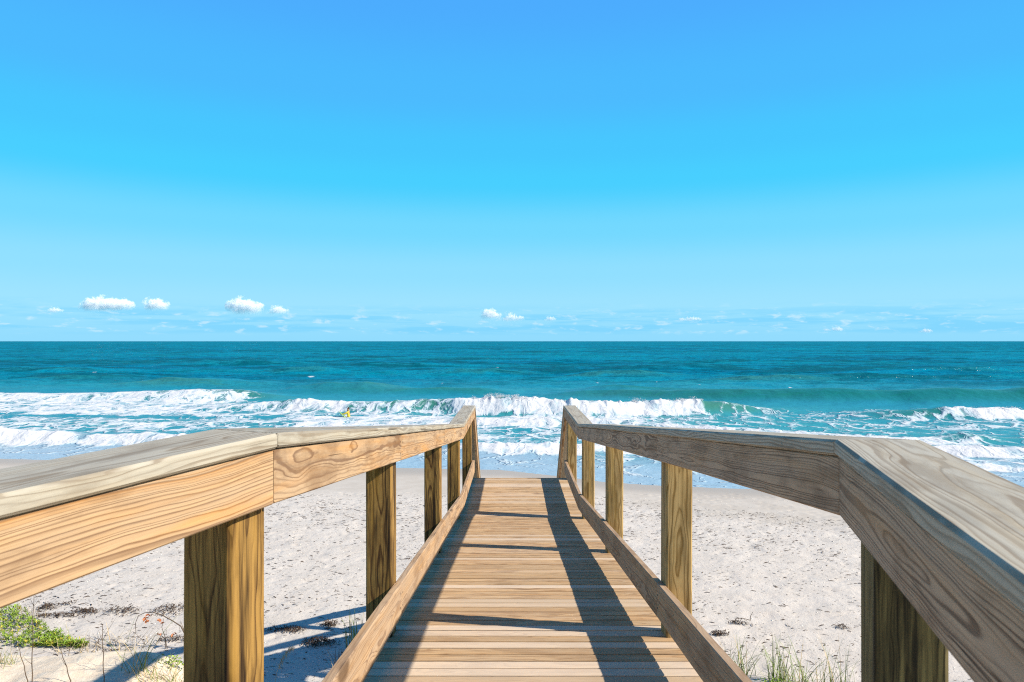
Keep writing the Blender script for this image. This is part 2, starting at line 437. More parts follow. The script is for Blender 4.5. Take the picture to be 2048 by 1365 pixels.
# ---- stairs down to the beach
SS = .86; zt = deckz(UEND); SB = Z0-5.62
run = (zt-SB)/SS
nst = 18
tr = Boards()
for k in range(1, nst):
    z = zt-(zt-SB)*k/nst; uu = UEND+run*(k-1)/nst+.01
    for q in range(2):
        u0 = uu+q*.128
        if q == 0: pass
        tr.add([P(-.70, u0, z-.038), P(-.70, u0+.122, z-.038), P(-.70, u0+.122, z), P(-.70, u0, z)],
               [P(.70, u0, z-.038), P(.70, u0+.122, z-.038), P(.70, u0+.122, z), P(.70, u0, z)], seg=4)
B('stair_treads', W_DECK, tr)
for side in (-1, 1):
    c0 = quad(side, POSTIN-.018, POSTIN+.02, UEND, zt-.34, zt-.04); c1 = quad(side, POSTIN-.018, POSTIN+.02, UEND+run, SB-.34, SB-.04)
    B('stair_stringer', W_POST, Boards().add(c0, c1))
    ue = UEND+run*.97; zr = capz(UEND); ze = zr-SS*(ue-UEND)
    c0 = quad(side, CAPIN, CAPOUT, UEND+.002, zr-.05, zr); c1 = quad(side, CAPIN, CAPOUT, ue, ze-.05, ze)
    B('stair_cap_board', W_CAP, Boards().add(c0, c1))
    c0 = quad(side, RAILIN, POSTIN, UEND+.002, zr-.235, zr-.053); c1 = quad(side, RAILIN, POSTIN, ue, ze-.235, ze-.053)
    B('stair_side_rail', W_RAIL, Boards().add(c0, c1))
    for fr in (.48, .94):
        uu = UEND+run*fr; zz = zr-SS*(uu-UEND)
        c0 = [P(POSTIN*side+.0215*side, uu-.07, SB-.7), P(CAPOUT*side, uu-.07, SB-.7), P(CAPOUT*side, uu+.07, SB-.7), P(POSTIN*side+.0215*side, uu+.07, SB-.7)]
        c1 = [Vector((c.x, c.y, zz-.052-SS*(c.y-uu))) for c in c0]
        B('stair_post', W_POST, Boards().add(c0, c1, ch=.009, seg=16, pith=(.01, .05)))

# ------------------------------------------------------------------ beach
def yw(x):   # the waterline
    xs = [-300, -60, -25, -14, -4, -.5, 2, 3.6, 5.5, 8.4, 15, 30, 60, 300]
    ys = [36, 36, 33.4, 32.0, 30.9, 30.5, 29.1, 28.0, 27.3, 26.7, 26.0, 27.5, 29, 29]
    return np.interp(x, xs, ys)
def sand_base(x, y):
    bw = yw(x)
    beach = np.where(y < bw, .022*(bw-y)/1.0, -.035*(y-bw))
    beach = np.minimum(beach, .215+.0*x)
    beach = np.where(y > bw, np.maximum(-.035*(y-bw), -3.0), beach)
    s = np.clip(11.3-y, 0, None)
    dune = .17+s*.47-.55*(1-np.exp(-s/1.3))*.55
    z = np.where(y < 11.3, np.maximum(dune, beach), beach)
    z = np.minimum(z, Z0-1.78+.0*x)
    # dune hump on the left, with its crest across the view
    hx = sstep(-3.15, -4.6, x)
    hump = .62*np.exp(-((y-8.7+.10*(x+5.5))/1.05)**2)*hx
    return z+hump
def dents():
    n = 5200
    dx = RNG.uniform(-15, 16, n); dy = RNG.uniform(10.8, 25.5, n)
    return dx, dy, RNG.uniform(.05, .14, n), RNG.uniform(.002, .014, n)
xs = np.unique(np.concatenate([np.linspace(-400, -60, 18), np.linspace(-60, -15, 60), np.linspace(-15, 16, 440), np.linspace(16, 60, 60), np.linspace(60, 400, 18)]))
ys = np.unique(np.concatenate([np.linspace(-60, 0, 20), np.linspace(0, 6, 40), np.linspace(6, 27, 330), np.linspace(27, 40, 60), np.linspace(40, 260, 60)]))
X, Y = np.meshgrid(xs, ys)
Zs = sand_base(X, Y)
dry = 1-sstep(22.5, 26.0, Y+fbm(X*.15, Y*.15, 5)*3-1.5+.12*(X-4)*(X > 4))
mound = sstep(.35, 1.2, Zs)*(Y < 11.5)
Zs += dry*(fbm(X*2.2, Y*2.2, 11, 4)-.5)*.045*(1-mound*.3)+(fbm(X*.35, Y*.35, 21, 3)-.5)*.06*dry
Zs += mound*((fbm(X*1.5, Y*1.5, 31, 5)-.5)*.17+(fbm(X*6, Y*6, 36, 3)-.5)*.05)
iy0 = np.searchsorted(ys, 10); iy1 = np.searchsorted(ys, 26.5); ix0 = np.searchsorted(xs, -15); ix1 = np.searchsorted(xs, 16)
dx_, dy_, dr_, dd_ = dents()
for a, b2, r, d in zip(dx_, dy_, dr_, dd_):
    i0, i1 = np.searchsorted(xs, [a-3*r, a+3*r]); j0, j1 = np.searchsorted(ys, [b2-3*r, b2+3*r])
    if i1 > i0 and j1 > j0:
        q = ((X[j0:j1, i0:i1]-a)**2+(Y[j0:j1, i0:i1]-b2)**2)/r**2
        Zs[j0:j1, i0:i1] += (-d*np.exp(-q)+d*.55*np.exp(-(np.sqrt(q)-1.25)**2*5))
wet = sstep(-2.6, -.4, Y-yw(X)+fbm(X*.2, Y*.4, 77)*1.6-.8)
damp = sstep(23.5, 25.3, Y+(fbm(X*.12, Y*.3, 8)-.5)*4+np.interp(X, [-30, 3, 9, 16], [0, 0, 3.3, 4.0]))

m, t, b = new_mat('beach_sand')
ge = t.n.new('ShaderNodeNewGeometry'); pos = ge.outputs['Position']
n1 = t.noise(pos, 1.4, 5, .6); n2 = t.noise(pos, 60, 3, .7); n3 = t.noise(pos, 9, 4, .6)
col = t.mix(t.sm(n1, .3, .7), (.60, .575, .545), (.675, .65, .62))
col = t.mix(t.m('MULTIPLY', t.sm(n2, .35, .75), .30), col, (.47, .44, .405))
vv = t.vor(pos, 22.0); vs = t.m('MULTIPLY', t.m('SUBTRACT', 1.0, t.sm(vv, .10, .22)), t.sm(n3, .48, .6))
vs = t.m('MULTIPLY', vs, t.m('SUBTRACT', 1.0, t.attr('damp')))
col = t.mix(t.m('MULTIPLY', vs, .75), col, (.27, .22, .18))
vw = t.vor(t.vm('ADD', pos, (3.3, 1.2, 0)), 26.0); ws = t.m('MULTIPLY', t.m('SUBTRACT', 1.0, t.sm(vw, .08, .2)), t.sm(n1, .45, .6))
ws = t.m('MULTIPLY', ws, t.m('SUBTRACT', 1.0, t.attr('damp')))
col = t.mix(ws, col, (.80, .76, .70))
col = t.mix(t.attr('mound'), col, t.mix(t.sm(n3, .35, .7), (.76, .66, .53), (.82, .75, .63)))
col = t.mix(t.m('MULTIPLY', t.attr('damp'), .85), col, t.mix(t.sm(n1, .35, .65), (.50, .47, .43), (.545, .52, .485)))
col = t.mix(t.attr('wet'), col, (.43, .395, .355))
col = t.mix(1.0, col, (.85, .815, .765), 'MULTIPLY')
t.set(b.inputs['Base Color'], col)
t.set(b.inputs['Roughness'], t.m('SUBTRACT', .95, t.m('MULTIPLY', t.attr('wet'), .45)))
b.inputs['Specular IOR Level'].default_value = .2
hb = t.m('ADD', t.m('MULTIPLY', n2, .35), n3)
dmp = t.m('SUBTRACT', 1.0, t.m('MULTIPLY', t.attr('damp'), .8))
t.set(b.inputs['Normal'], t.bump(t.m('MULTIPLY', hb, dmp), .6, .03))
M_SAND = m
sand = link('sand', grid_mesh('sand', X, Y, Zs, M_SAND, {'wet': wet, 'damp': damp, 'mound': mound}))
tag(sand, 'pale trodden beach sand rising to a dune', 'sand', kind='structure')

from bisect import bisect_left
def sand_at(x, y):
    i = min(max(bisect_left(xs, x), 1), len(xs)-1); j = min(max(bisect_left(ys, y), 1), len(ys)-1)
    fx = (x-xs[i-1])/(xs[i]-xs[i-1]); fy = (y-ys[j-1])/(ys[j]-ys[j-1])
    return float((Zs[j-1, i-1]*(1-fx)+Zs[j-1, i]*fx)*(1-fy)+(Zs[j, i-1]*(1-fx)+Zs[j, i]*fx)*fy)
def on_sand(px, py):
    """the point of the sand a pixel of the photograph shows (walks the ray down to the ground)"""
    kx = (px-1024)/1365; kz = (682.5-py)/1365
    y = 4.0
    while y < 40:
        if Z0+kz*y <= sand_at(kx*y, y): break
        y += .02
    return kx*y, y, sand_at(kx*y, y)

# ------------------------------------------------------------------ sea
def sea_depth(py): return Z0*1365/(py-682.5)
def w_x(px, y): return (px-1024)*y/1365
rows = [20.0]
while rows[-1] < 16000:
    y = rows[-1]
    if y < 75: d = .17+.0022*(y-20)
    elif y < 130: d = .30+.012*(y-75)
    else: d = min(y*y/3925*.55, y*.02)
    rows.append(y+d)
ry = np.array(rows); nc = 1080
tt = np.linspace(-1, 1, nc)
X, Y = np.meshgrid(tt, ry)
T_ = np.abs(X); X = np.sign(X)*((T_+1.2*T_**7)*(Y*.88+9)+320*T_**22)
H = np.zeros_like(X); FO = np.zeros_like(X); GR = np.zeros_like(X)

def crest(pts, A, foam, wf=1.1, wb=3.0, rough=.0, wig=.5, seed=0, fw=None, green=1.0):
    """pts: (px, py of the base of the crest); A, foam: (px, value) profiles along the crest.
       Pixels are only used to read positions off the photograph; the wave is laid out in metres."""
    global H, FO, GR
    cy = np.array([sea_depth(p[1]) for p in pts]); cx = np.array([w_x(p[0], sea_depth(p[1])) for p in pts])
    ymid = cy.mean()
    ccy = np.interp(X, cx, cy)+(fbm(X*.18, X*0+seed*3.7, seed, 3)-.5)*2*wig
    d = Y-ccy                                    # >0 seaward
    ax = np.array([w_x(p[0], ymid) for p in A]); av = np.array([p[1] for p in A])
    fx = np.array([w_x(p[0], ymid) for p in foam]); fv = np.array([p[1] for p in foam])
    a = np.interp(X, ax, av)*(.82+.36*fbm(X*.22, X*0+seed, seed+5, 3)); f = np.interp(X, fx, fv)
    g = np.where(d > 0, np.exp(-(d/wb)**2), np.exp(-(np.abs(d)/wf)**2.4))
    h = a*g
    if rough:
        lump = fbm(X*1.5, Y*.9, seed+40, 4)-.45
        spike = np.maximum(fbm(X*2.6, X*0+seed, seed+60, 3)-.52, 0)*2.2
        h += rough*a*f*g**.5*(lump*1.4+spike*np.exp(-(d/.6)**2))
    H = H+h
    GR = np.maximum(GR, green*np.where(d > 0, np.exp(-(d/.5)**2), np.exp(-(np.abs(d)/(wf*1.25))**4))*np.clip(a/.6, 0, 1))
    fwid = fw or wf*1.7
    f = f*np.clip(.60+.70*fbm(X*.55, Y*.45, seed+80, 4), 0, 1)
    FO = np.maximum(FO, f*np.where(d > 0, np.exp(-(d/.55)**2), np.exp(-(np.abs(d)/fwid)**6)))

# main breaker across the middle
crest([(-400, 812), (300, 822), (560, 818), (700, 822), (860, 822), (930, 825), (1100, 828), (1300, 829), (1400, 828), (1520, 824), (1800, 826)],
      [(300, 0), (520, .45), (600, .75), (700, .65), (800, .80), (900, 1.0), (980, 1.15), (1030, 1.2), (1100, 1.0), (1250, .98), (1390, 1.0), (1430, .85), (1520, .3), (1600, 0)],
      [(300, .6), (560, .85), (600, 1), (690, 1), (730, .62), (850, .55), (895, .35), (925, 1), (1385, 1), (1402, .15), (1460, .35), (1560, 0)],
      wf=1.3, wb=3.2, rough=0.26, wig=.45, seed=1)
# breaker at the right edge
crest([(1700, 834), (1800, 836), (2048, 838), (2400, 840)], [(1680, 0), (1790, .45), (1880, .70), (2048, .68), (2500, .6)],
      [(1700, .2), (1850, .3), (1900, .9), (1950, 1), (2500, 1)], wf=1.2, wb=3, rough=0.25, wig=.3, seed=2)
# near whitewater on the left
crest([(-500, 878), (0, 881), (150, 884), (380, 889), (700, 892), (900, 893)], [(-500, .5), (120, .5), (155, .42), (300, .5), (420, .42), (700, .3), (900, 0)],
      [(-500, 1), (140, 1), (165, .5), (185, 1), (600, 1), (900, .3)], wf=1.0, wb=1.6, rough=0.28, wig=.35, seed=3)
# second and third white lines between the rails and to the right
crest([(700, 848), (960, 845), (1130, 848), (1300, 856), (1480, 868), (1660, 880), (1840, 886), (2100, 880)],
      [(800, .12), (960, .4), (1100, .42), (1300, .3), (1500, .28), (1660, .35), (1830, .38), (1900, .1), (2100, .1)],
      [(800, .5), (960, .95), (1140, .95), (1350, .8), (1500, .75), (1660, .85), (1830, .8), (1870, .2), (2100, .1)], wf=1.2, wb=1.6, rough=0.31, wig=.6, seed=4)
crest([(850, 896), (960, 900), (1130, 900), (1300, 896), (1700, 905), (1860, 905), (2048, 912), (2400, 916)],
      [(800, .0), (950, .34), (1130, .32), (1300, .25), (1700, .2), (1880, .34), (2400, .34)],
      [(800, .0), (950, .95), (1130, .95), (1400, .7), (1700, .6), (1860, .95), (2400, 1)], wf=1.1, wb=1.7, rough=0.31, wig=.5, seed=5)
crest([(1500, 930), (1900, 934), (2048, 938), (2400, 940)], [(1600, 0), (1900, .16), (2400, .2)], [(1650, .0), (1920, .8), (2400, .9)], wf=.8, wb=1.6, rough=0.19, wig=.5, seed=6)
# unbroken swells
crest([(1000, 792), (1200, 793), (1430, 799), (1700, 802), (2048, 803), (2600, 803)], [(1050, 0), (1180, .5), (1430, .85), (1600, 1.15), (2100, 1.15), (2600, .8)], [(0, 0), (3000, 0)], wf=2.6, wb=5, wig=.5, seed=7)
crest([(-300, 800), (0, 798), (280, 798), (420, 799), (560, 797), (800, 792)], [(-300, .6), (40, .55), (160, .5), (280, .6), (400, .9), (480, .8), (560, .3), (620, 0)], [(0, .0), (100, .35), (200, .6), (270, .45), (330, 0), (560, 0)], wf=2.0, wb=4, wig=.4, seed=8)
crest([(450, 786), (1050, 786)], [(480, 0), (700, .4), (860, .55), (960, .5), (1050, 0)], [(0, 0), (1, 0)], wf=2.6, wb=5, wig=.6, seed=9)
crest([(1100, 787), (1500, 787)], [(1130, 0), (1240, .6), (1400, .4), (1520, 0)], [(0, 0), (1, 0)], wf=2.4, wb=5, wig=.6, seed=10)
for (x0, x1, py, A, sd) in ((780, 1110, 748, .9, 11), (1100, 1380, 754, .9, 12), (520, 700, 744, .7, 13), (560, 830, 782, .7, 14), (1380, 1700, 760, .8, 15), (1560, 1900, 756, .7, 16),
                            (0, 330, 757, .7, 17), (200, 560, 770, .7, 18), (1200, 1500, 737, .8, 19), (-100, 260, 741, .7, 20), (640, 960, 731, .7, 21), (1700, 2100, 742, .8, 22), (300, 620, 728, .8, 23), (1000, 1300, 724, .8, 24)):
    mx = (x0+x1)/2
    crest([(x0, py), (x1, py)], [(x0, 0), (mx-.15*(x1-x0), A), (mx+.15*(x1-x0), A), (x1, 0)], [(0, 0), (1, 0)], wf=3.2, wb=6, wig=1.2, seed=sd, green=.75)
# wind sea everywhere beyond the surf, growing outwards
far = sstep(56, 95, Y)
fade = 1-sstep(900, 3000, Y)
sw = (np.sin(Y*.34+2.2*fbm(X*.03, Y*.02, 50)*6)*.5)*(.25+fbm(X*.035, Y*.05, 51, 3))
H += far*fade*(.20*sw+.75*(fbm(X*.09, Y*.22, 52, 4)-.5)+.34*(fbm(X*.4, Y*.8, 53, 3)-.5))
near = sstep(.5, 5, Y-yw(X))*(1-far)
H += near*(.28*(fbm(X*.22, Y*.4, 54, 4)-.5)+.10*(fbm(X*.9, Y*1.3, 55, 3)-.5))
H += (fbm(X*.8, Y*1.4, 57, 3)-.5)*.03*sstep(0, 2, Y-yw(X))
# loose foam coverage (mean cover, broken up in the material)
PX = 1024+1365*X/Y; PY = 682.5+Z0*1365/Y
def zone(x0, x1, y0, y1, v, sx=60, sy=8):
    global FO
    mk = sstep(x0-sx, x0+sx, PX)*(1-sstep(x1-sx, x1+sx, PX))*sstep(y0-sy, y0+sy, PY)*(1-sstep(y1-sy, y1+sy, PY))
    FO = np.maximum(FO, mk*v)
PYw = PY+(fbm(X*.15, Y*.1, 91, 3)-.5)*14; PY = PYw
zone(-600, 520, 790, 832, .74, 90, 5); zone(380, 950, 806, 834, .66, 60, 4)
zone(-600, 640, 832, 868, .63, 90, 7); zone(560, 960, 832, 862, .78, 60, 5)
zone(-600, 300, 850, 872, .6); zone(900, 1460, 832, 906, .60, 50, 5)
zone(940, 1320, 832, 862, .76, 50, 5)
zone(1250, 2500, 818, 905, .48, 60, 8); zone(1650, 2500, 838, 864, .54, 60, 6)
zone(1820, 2500, 890, 945, .62, 40, 6); zone(300, 900, 880, 915, .55)
shore = Y-yw(X)
FO = np.maximum(FO, .47*sstep(0.3, 2.0, shore)*(1-sstep(7, 12, shore)))
edge = np.exp(-((shore-.22-(fbm(X*.6, Y*0, 71)-.5)*.5)/.13)**2)
FO = np.maximum(FO, .62*edge)
FO = np.maximum(FO, .55*np.exp(-((shore-1.6-(fbm(X*.25, Y*0, 72)-.5)*2.2)/.16)**2))
# white caps riding the outer swells
for (px, py, w, s) in ((622, 750, 12, 1), (995, 731, 5, .8), (884, 765, 8, .8), (1195, 763, 6, .8), (1235, 763, 5, .7), (1310, 762, 9, .9), (1480, 789, 20, 1), (1663, 787, 18, 1), (1722, 787, 22, 1), (1895, 790, 14, .9), (1998, 793, 10, .9), (187, 742, 5, 1), (568, 713, 3, .8), (1398, 768, 6, .8), (1580, 769, 6, .9), (925, 790, 5, .8), (1755, 769, 4, .7), (60, 788, 12, .8), (1316, 764, 7, .8), (652, 733, 4, .7)):
    y = sea_depth(py+5); x = w_x(px, y)
    FO = np.maximum(FO, .86*s*np.exp(-((X-x)/(.75*w*y/1365))**2-((Y-y)/(.6+y*.004))**2))
# the film of water thins out over the sand
lim = sstep(-.15, 6, shore)
H = H*sstep(-.2, 5.5, shore)
bed = np.where(shore < 0, .022*(-shore), 0)
Zw = H+.012*np.clip(shore+.3, 0, 1)-np.where(shore < -.1, .25, 0)*sstep(-.1, -1.2, shore)
FO = np.clip(FO, 0, 1)

m, t, b = new_mat('sea_water')
ge = t.n.new('ShaderNodeNewGeometry'); pos = ge.outputs['Position']
px_, py_, pz_ = t.xyz(pos)
F = t.attr('foam')
# lacy foam: broad patches plus fine torn holes
pst = t.comb(px_, t.m('MULTIPLY', py_, .8), 0.0)
wv = t.n.new('ShaderNodeTexNoise'); wv.inputs['Scale'].default_value = .7; wv.inputs['Detail'].default_value = 3; t.l.new(pst, wv.inputs['Vector'])
pw_ = t.vm('ADD', pst, t.vm('MULTIPLY', t.vm('SUBTRACT', wv.outputs['Color'], (.5, .5, .5)), (2.4, 2.4, 0)))
L1 = t.noise(pw_, .42, 6, .62)
vd = t.vor(pw_, .62, 'DISTANCE_TO_EDGE'); lace = t.m('SUBTRACT', 1.0, t.sm(vd, .0, .20))
vd2 = t.vor(pw_, 1.9, 'DISTANCE_TO_EDGE'); lace2 = t.m('SUBTRACT', 1.0, t.sm(vd2, .0, .22))
pat = t.m('ADD', t.m('MULTIPLY', L1, 1.05), t.m('ADD', t.m('MULTIPLY', lace, .26), t.m('MULTIPLY', lace2, .14)))
thr = t.m('SUBTRACT', 1.32, t.m('MULTIPLY', F, 1.12))
mask = t.sm(t.m('SUBTRACT', pat, thr), -.09, .17)
mask = t.m('MULTIPLY', mask, t.sm(F, .02, .12))
deep = t.attr('deep'); green = t.attr('green'); shal = t.attr('shallow')
nbig = t.noise(t.comb(t.m('MULTIPLY', px_, .012), t.m('MULTIPLY', py_, .03), 0.0), 1.0, 4, .55)
cdeep = t.mix(t.sm(nbig, .35, .65), (.000, .145, .250), (.000, .200, .275))
cmid = t.mix(t.sm(nbig, .35, .65), (.018, .215, .290), (.035, .262, .300))
col = t.mix(deep, cmid, cdeep)
col = t.mix(t.m('MULTIPLY', green, .85), col, t.mix(t.sm(nbig, .4, .6), (.006, .128, .095), (.050, .170, .110)))
col = t.mix(t.m('MULTIPLY', shal, .8), col, (.36, .46, .56))
thick = t.sm(t.m('SUBTRACT', pat, thr), .02, .42)
pale = t.mix(thick, (.36, .47, .53), (.60, .61, .62))
r1 = t.noise(t.comb(px_, t.m('MULTIPLY', py_, 1.5), 0.0), 1.1, 5, .6)
r2 = t.noise(t.comb(t.m('MULTIPLY', px_, .16), t.m('MULTIPLY', py_, .42), 0.0), 1.0, 6, .66)
r3 = t.noise(t.comb(t.m('MULTIPLY', px_, .05), t.m('MULTIPLY', py_, .12), 0.0), 1.0, 6, .66)
r4 = t.noise(t.comb(t.m('MULTIPLY', px_, .022), t.m('MULTIPLY', py_, .034), 2.0), 1.0, 4, .62)
r5 = t.noise(t.comb(t.m('MULTIPLY', px_, .006), t.m('MULTIPLY', py_, .0085), 5.0), 1.0, 4, .62)
streak = t.m('ADD', t.m('ADD', t.m('MULTIPLY', r2, .28), t.m('MULTIPLY', r3, .30)), t.m('ADD', t.m('MULTIPLY', r4, .26), t.m('MULTIPLY', r5, .16)))  # wind ripple patches and sky reflection streaks, both painted into the water colour
col = t.mix(t.m('MULTIPLY', t.sm(streak, .495, .545), t.m('MULTIPLY', deep, .85)), col, (.000, .085, .118))
col = t.mix(t.m('MULTIPLY', t.sm(streak, .495, .445), t.m('MULTIPLY', deep, .75)), col, (.000, .215, .330))
col = t.mix(mask, col, pale)
hgt = t.m('ADD', t.m('MULTIPLY', r1, .16), t.m('MULTIPLY', t.m('MULTIPLY', r2, deep), 1.5))
hgt = t.m('ADD', hgt, t.m('MULTIPLY', t.m('MULTIPLY', r3, deep), 3.0))
hgt = t.m('ADD', hgt, t.m('MULTIPLY', t.m('MULTIPLY', pat, mask), .11))
nrm = t.bump(hgt, .75, 1.0)
dif = t.n.new('ShaderNodeBsdfDiffuse'); t.l.new(col, dif.inputs['Color']); t.l.new(nrm, dif.inputs['Normal'])
glo = t.n.new('ShaderNodeBsdfGlossy'); glo.inputs['Roughness'].default_value = .16; t.l.new(nrm, glo.inputs['Normal'])
fr = t.n.new('ShaderNodeFresnel'); fr.inputs['IOR'].default_value = 1.33; t.l.new(nrm, fr.inputs['Normal'])
# a wind roughened sea never mirrors the sky fully: the cap stands for the facets turned to the viewer
cap = t.m('SUBTRACT', .26, t.m('MULTIPLY', deep, .19))
ff = t.m('MULTIPLY', t.m('MINIMUM', fr.outputs[0], cap), t.m('SUBTRACT', 1.0, mask))
mx = t.n.new('ShaderNodeMixShader'); t.l.new(ff, mx.inputs[0]); t.l.new(dif.outputs[0], mx.inputs[1]); t.l.new(glo.outputs[0], mx.inputs[2])
t.l.new(mx.outputs[0], t.n['Material Output'].inputs['Surface']); t.n.remove(b)
M_SEA = m
deepA = sstep(52, 120, Y)
shalA = 1-sstep(2.0, 11.0, shore)
sea = link('sea', grid_mesh('sea', X, Y, Zw, M_SEA, {'foam': FO, 'green': GR*(1-.75*sstep(75, 160, Y)), 'deep': deepA, 'shallow': shalA}))
tag(sea, 'blue green sea with white surf', 'sea', kind='structure')

def sea_h(x, y):
    j = int(np.clip(np.searchsorted(ry, y), 1, len(ry)-1)); i = int(np.argmin(np.abs(X[j]-x)))
    return float(Zw[j, i])

# spray thrown up along the breaking crests
M_FOAM = plain('spray_white', (.58, .59, .60), .9, .1, .02)
sv, sf = [], []
def droplet(p, r):
    b0 = len(sv)
    a = [Vector((random.gauss(0, 1), random.gauss(0, 1), random.gauss(0, 1))).normalized()*r*random.uniform(.6, 1.3) for _ in range(4)]
    sv.extend([p+q for q in a]); sf.extend([(b0, b0+1, b0+2), (b0, b0+1, b0+3), (b0, b0+2, b0+3), (b0+1, b0+2, b0+3)])
def plume(px, py, width, height, n, lean=0):
    y0 = sea_depth(py)
    x0 = w_x(px, y0)
    jj = np.searchsorted(ry, [y0-1.2, y0+1.8])
    ii = int(np.argmin(np.abs(X[jj[0]]-x0)))
    k = int(np.argmax(Zw[jj[0]:jj[1], ii]))+jj[0]
    yc, zc = ry[k], Zw[k, ii]
    jets = [(random.gauss(0, width*.5), random.uniform(.35, 1)) for _ in range(max(3, int(width*5)))]
    for _ in range(n):
        jx, jh = random.choice(jets)
        tq = random.random()**1.6
        sp = .05+.10*tq
        p = Vector((x0+jx+random.gauss(0, sp)+lean*tq*height, yc+random.gauss(0, .25), zc-.08+tq*height*jh*math.exp(-(jx/width)**2)))
        droplet(p, random.uniform(.012, .035))
for px, hgt_, wd, n in ((985, .35, .9, 900), (1010, .55, 1.0, 1500), (1030, .45, .8, 1000), (1060, .2, 1.2, 500), (945, .25, .8, 500), (595, .25, .4, 300), (1125, .18, 1.2, 400), (1180, .15, 1.5, 400),
                        (1270, .36, .6, 800), (1290, .22, .9, 400), (1350, .2, 1.2, 400), (1385, .25, .7, 500), (640, .2, .8, 250), (1950, .2, 1.5, 350), (2010, .2, 1.2, 300)):
    plume(px, 828 if px < 1700 else 837, wd, hgt_*1.25, n)
spray = link('wave_spray', mesh_from('wave_spray', sv, sf, M_FOAM))
tag(spray, 'white spray thrown up along the breaking wave crest', 'spray', kind='stuff')

# ------------------------------------------------------------------ beach litter
M_WEED = plain('seaweed_brown', (.060, .036, .022), .8, .2, .5)
M_SHELL = plain('shell_white', (.74, .68, .60), .6, .3, .15)
def ribbon(v, f, p, L, w, h, yawa, seg=4, curl=1.0):
    b0 = len(v); a = yawa; q = Vector(p)
    for k in range(seg+1):
        tt_ = k/seg
        sd = Vector((-math.sin(a), math.cos(a), 0))*w*(1-.6*abs(2*tt_-1))*.5
        zz = h*math.sin(math.pi*tt_)
        v.append(q+sd+Vector((0, 0, zz))); v.append(q-sd+Vector((0, 0, zz+w*.25)))
        if k < seg:
            f.append((b0+2*k, b0+2*k+1, b0+2*k+3, b0+2*k+2))
            q = q+Vector((math.cos(a), math.sin(a), 0))*L/seg; a += random.gauss(0, .5*curl)
v, f = [], []
cl = [(RNG.uniform(-14, 15), RNG.uniform(11.2, 25)) for _ in range(620)]
for k in range(24000):
    if k % 3:
        c = cl[int(RNG.integers(len(cl)))]; x = c[0]+random.gauss(0, .45); y = c[1]+random.gauss(0, .35)
    else: x = random.uniform(-15, 16); y = random.uniform(10.6, 25)
    if y < 10.4 or y > 25.2-max(0, min(3.6, (x-3)*.5)) or abs(x-.1) < .9 and y < 15: continue
    s = random.choice((.3, .35, .4, .5, .6, .7, 1.2))*(.75+.02*y)
    ribbon(v, f, (x, y, sand_at(x, y)+.002), .075*s*random.uniform(.4, 1.6), .017*s, .007*s, random.gauss(0, .5)+(math.pi if random.random() < .5 else 0), 2, .5)
tag(link('beach_debris', mesh_from('beach_debris', v, f, M_WEED)), 'dark flecks of dried seaweed scattered over the pale sand', 'debris', kind='stuff')
v, f = [], []
for k in range(3000):
    x = random.uniform(-15, 16); y = random.uniform(10.8, 25)
    r = random.uniform(.008, .022); z = sand_at(x, y)+.003; b0 = len(v); a0 = random.uniform(0, 6)
    for q in range(5): v.append((x+r*math.cos(a0+q*1.257), y+r*.8*math.sin(a0+q*1.257), z))
    v.append((x, y, z+r*.55))
    for q in range(5): f.append((b0+q, b0+(q+1) % 5, b0+5))
tag(link('shell_fragments', mesh_from('shell_fragments', v, f, M_SHELL)), 'tiny pale shell fragments strewn over the beach sand', 'shells', kind='stuff')

def clump(name, label, px, py, w, d, n, group='seaweed clumps washed up on the sand', hgt=.05):
    x, y, z = on_sand(px, py)
    v, f = [], []
    for _ in range(int(n*.75)):
        r = random.gauss(0, .42); s = random.gauss(0, .42)
        if r*r+s*s > .8: r *= .5; s *= .5
        qx, qy = r*w, s*d
        e = max(0, 1-(r*r+s*s))
        ribbon(v, f, (qx, qy, sand_at(x+qx, y+qy)-z+random.uniform(0, hgt)*e), random.uniform(.04, .12), random.uniform(.008, .02), random.uniform(.01, .04), random.uniform(0, 6.28), 4, 1.6)
    o = link(name, mesh_from(name, v, f, M_WEED), None, (x, y, z))
    return tag(o, label, 'seaweed', group)
clump('seaweed_clump', 'compact dark seaweed clump beside the green dune plants', 97, 1216, .24, .22, 150)
clump('seaweed_clump', 'small flat seaweed scrap above the long wrack strand', 141, 1209, .20, .10, 45)
clump('seaweed_clump', 'long thin strand of seaweed stretching from the green dune plants', 118, 1232, .75, .10, 190)
clump('seaweed_clump', 'thick bumpy end of the long seaweed strand', 172, 1225, .36, .13, 190)
clump('seaweed_clump', 'ragged wide seaweed patch left of the dead leafy twig', 245, 1224, .42, .30, 190)
clump('seaweed_clump', 'loose speckled seaweed patch behind the dead leafy twig', 338, 1222, .45, .42, 230)
clump('seaweed_clump', 'dark seaweed strip at the edge of the railing shadow beside the thick post', 350, 1281, .42, .10, 130)
clump('seaweed_clump', 'brown speckled seaweed band in the sunlit gap between railing shadows', 575, 1262, .50, .16, 260)
clump('seaweed_clump', 'black domed seaweed heap lying in the boardwalk shadow', 640, 1289, .40, .12, 330, hgt=.13)
clump('seaweed_clump', 'dark seaweed tuft just below the upper railing shadow', 658, 1251, .22, .10, 150, hgt=.07)
clump('seaweed_clump', 'pair of small dark weed lumps above the grass by the right kick board', 1441, 1270, .22, .08, 110, hgt=.06)
clump('seaweed_clump', 'reddish seaweed scrap left of the mossy post on the right', 1683, 1256, .17, .08, 50)
clump('seaweed_clump', 'scrap of weed caught on the bent twig on open sand', 1480, 1248, .32, .14, 70)
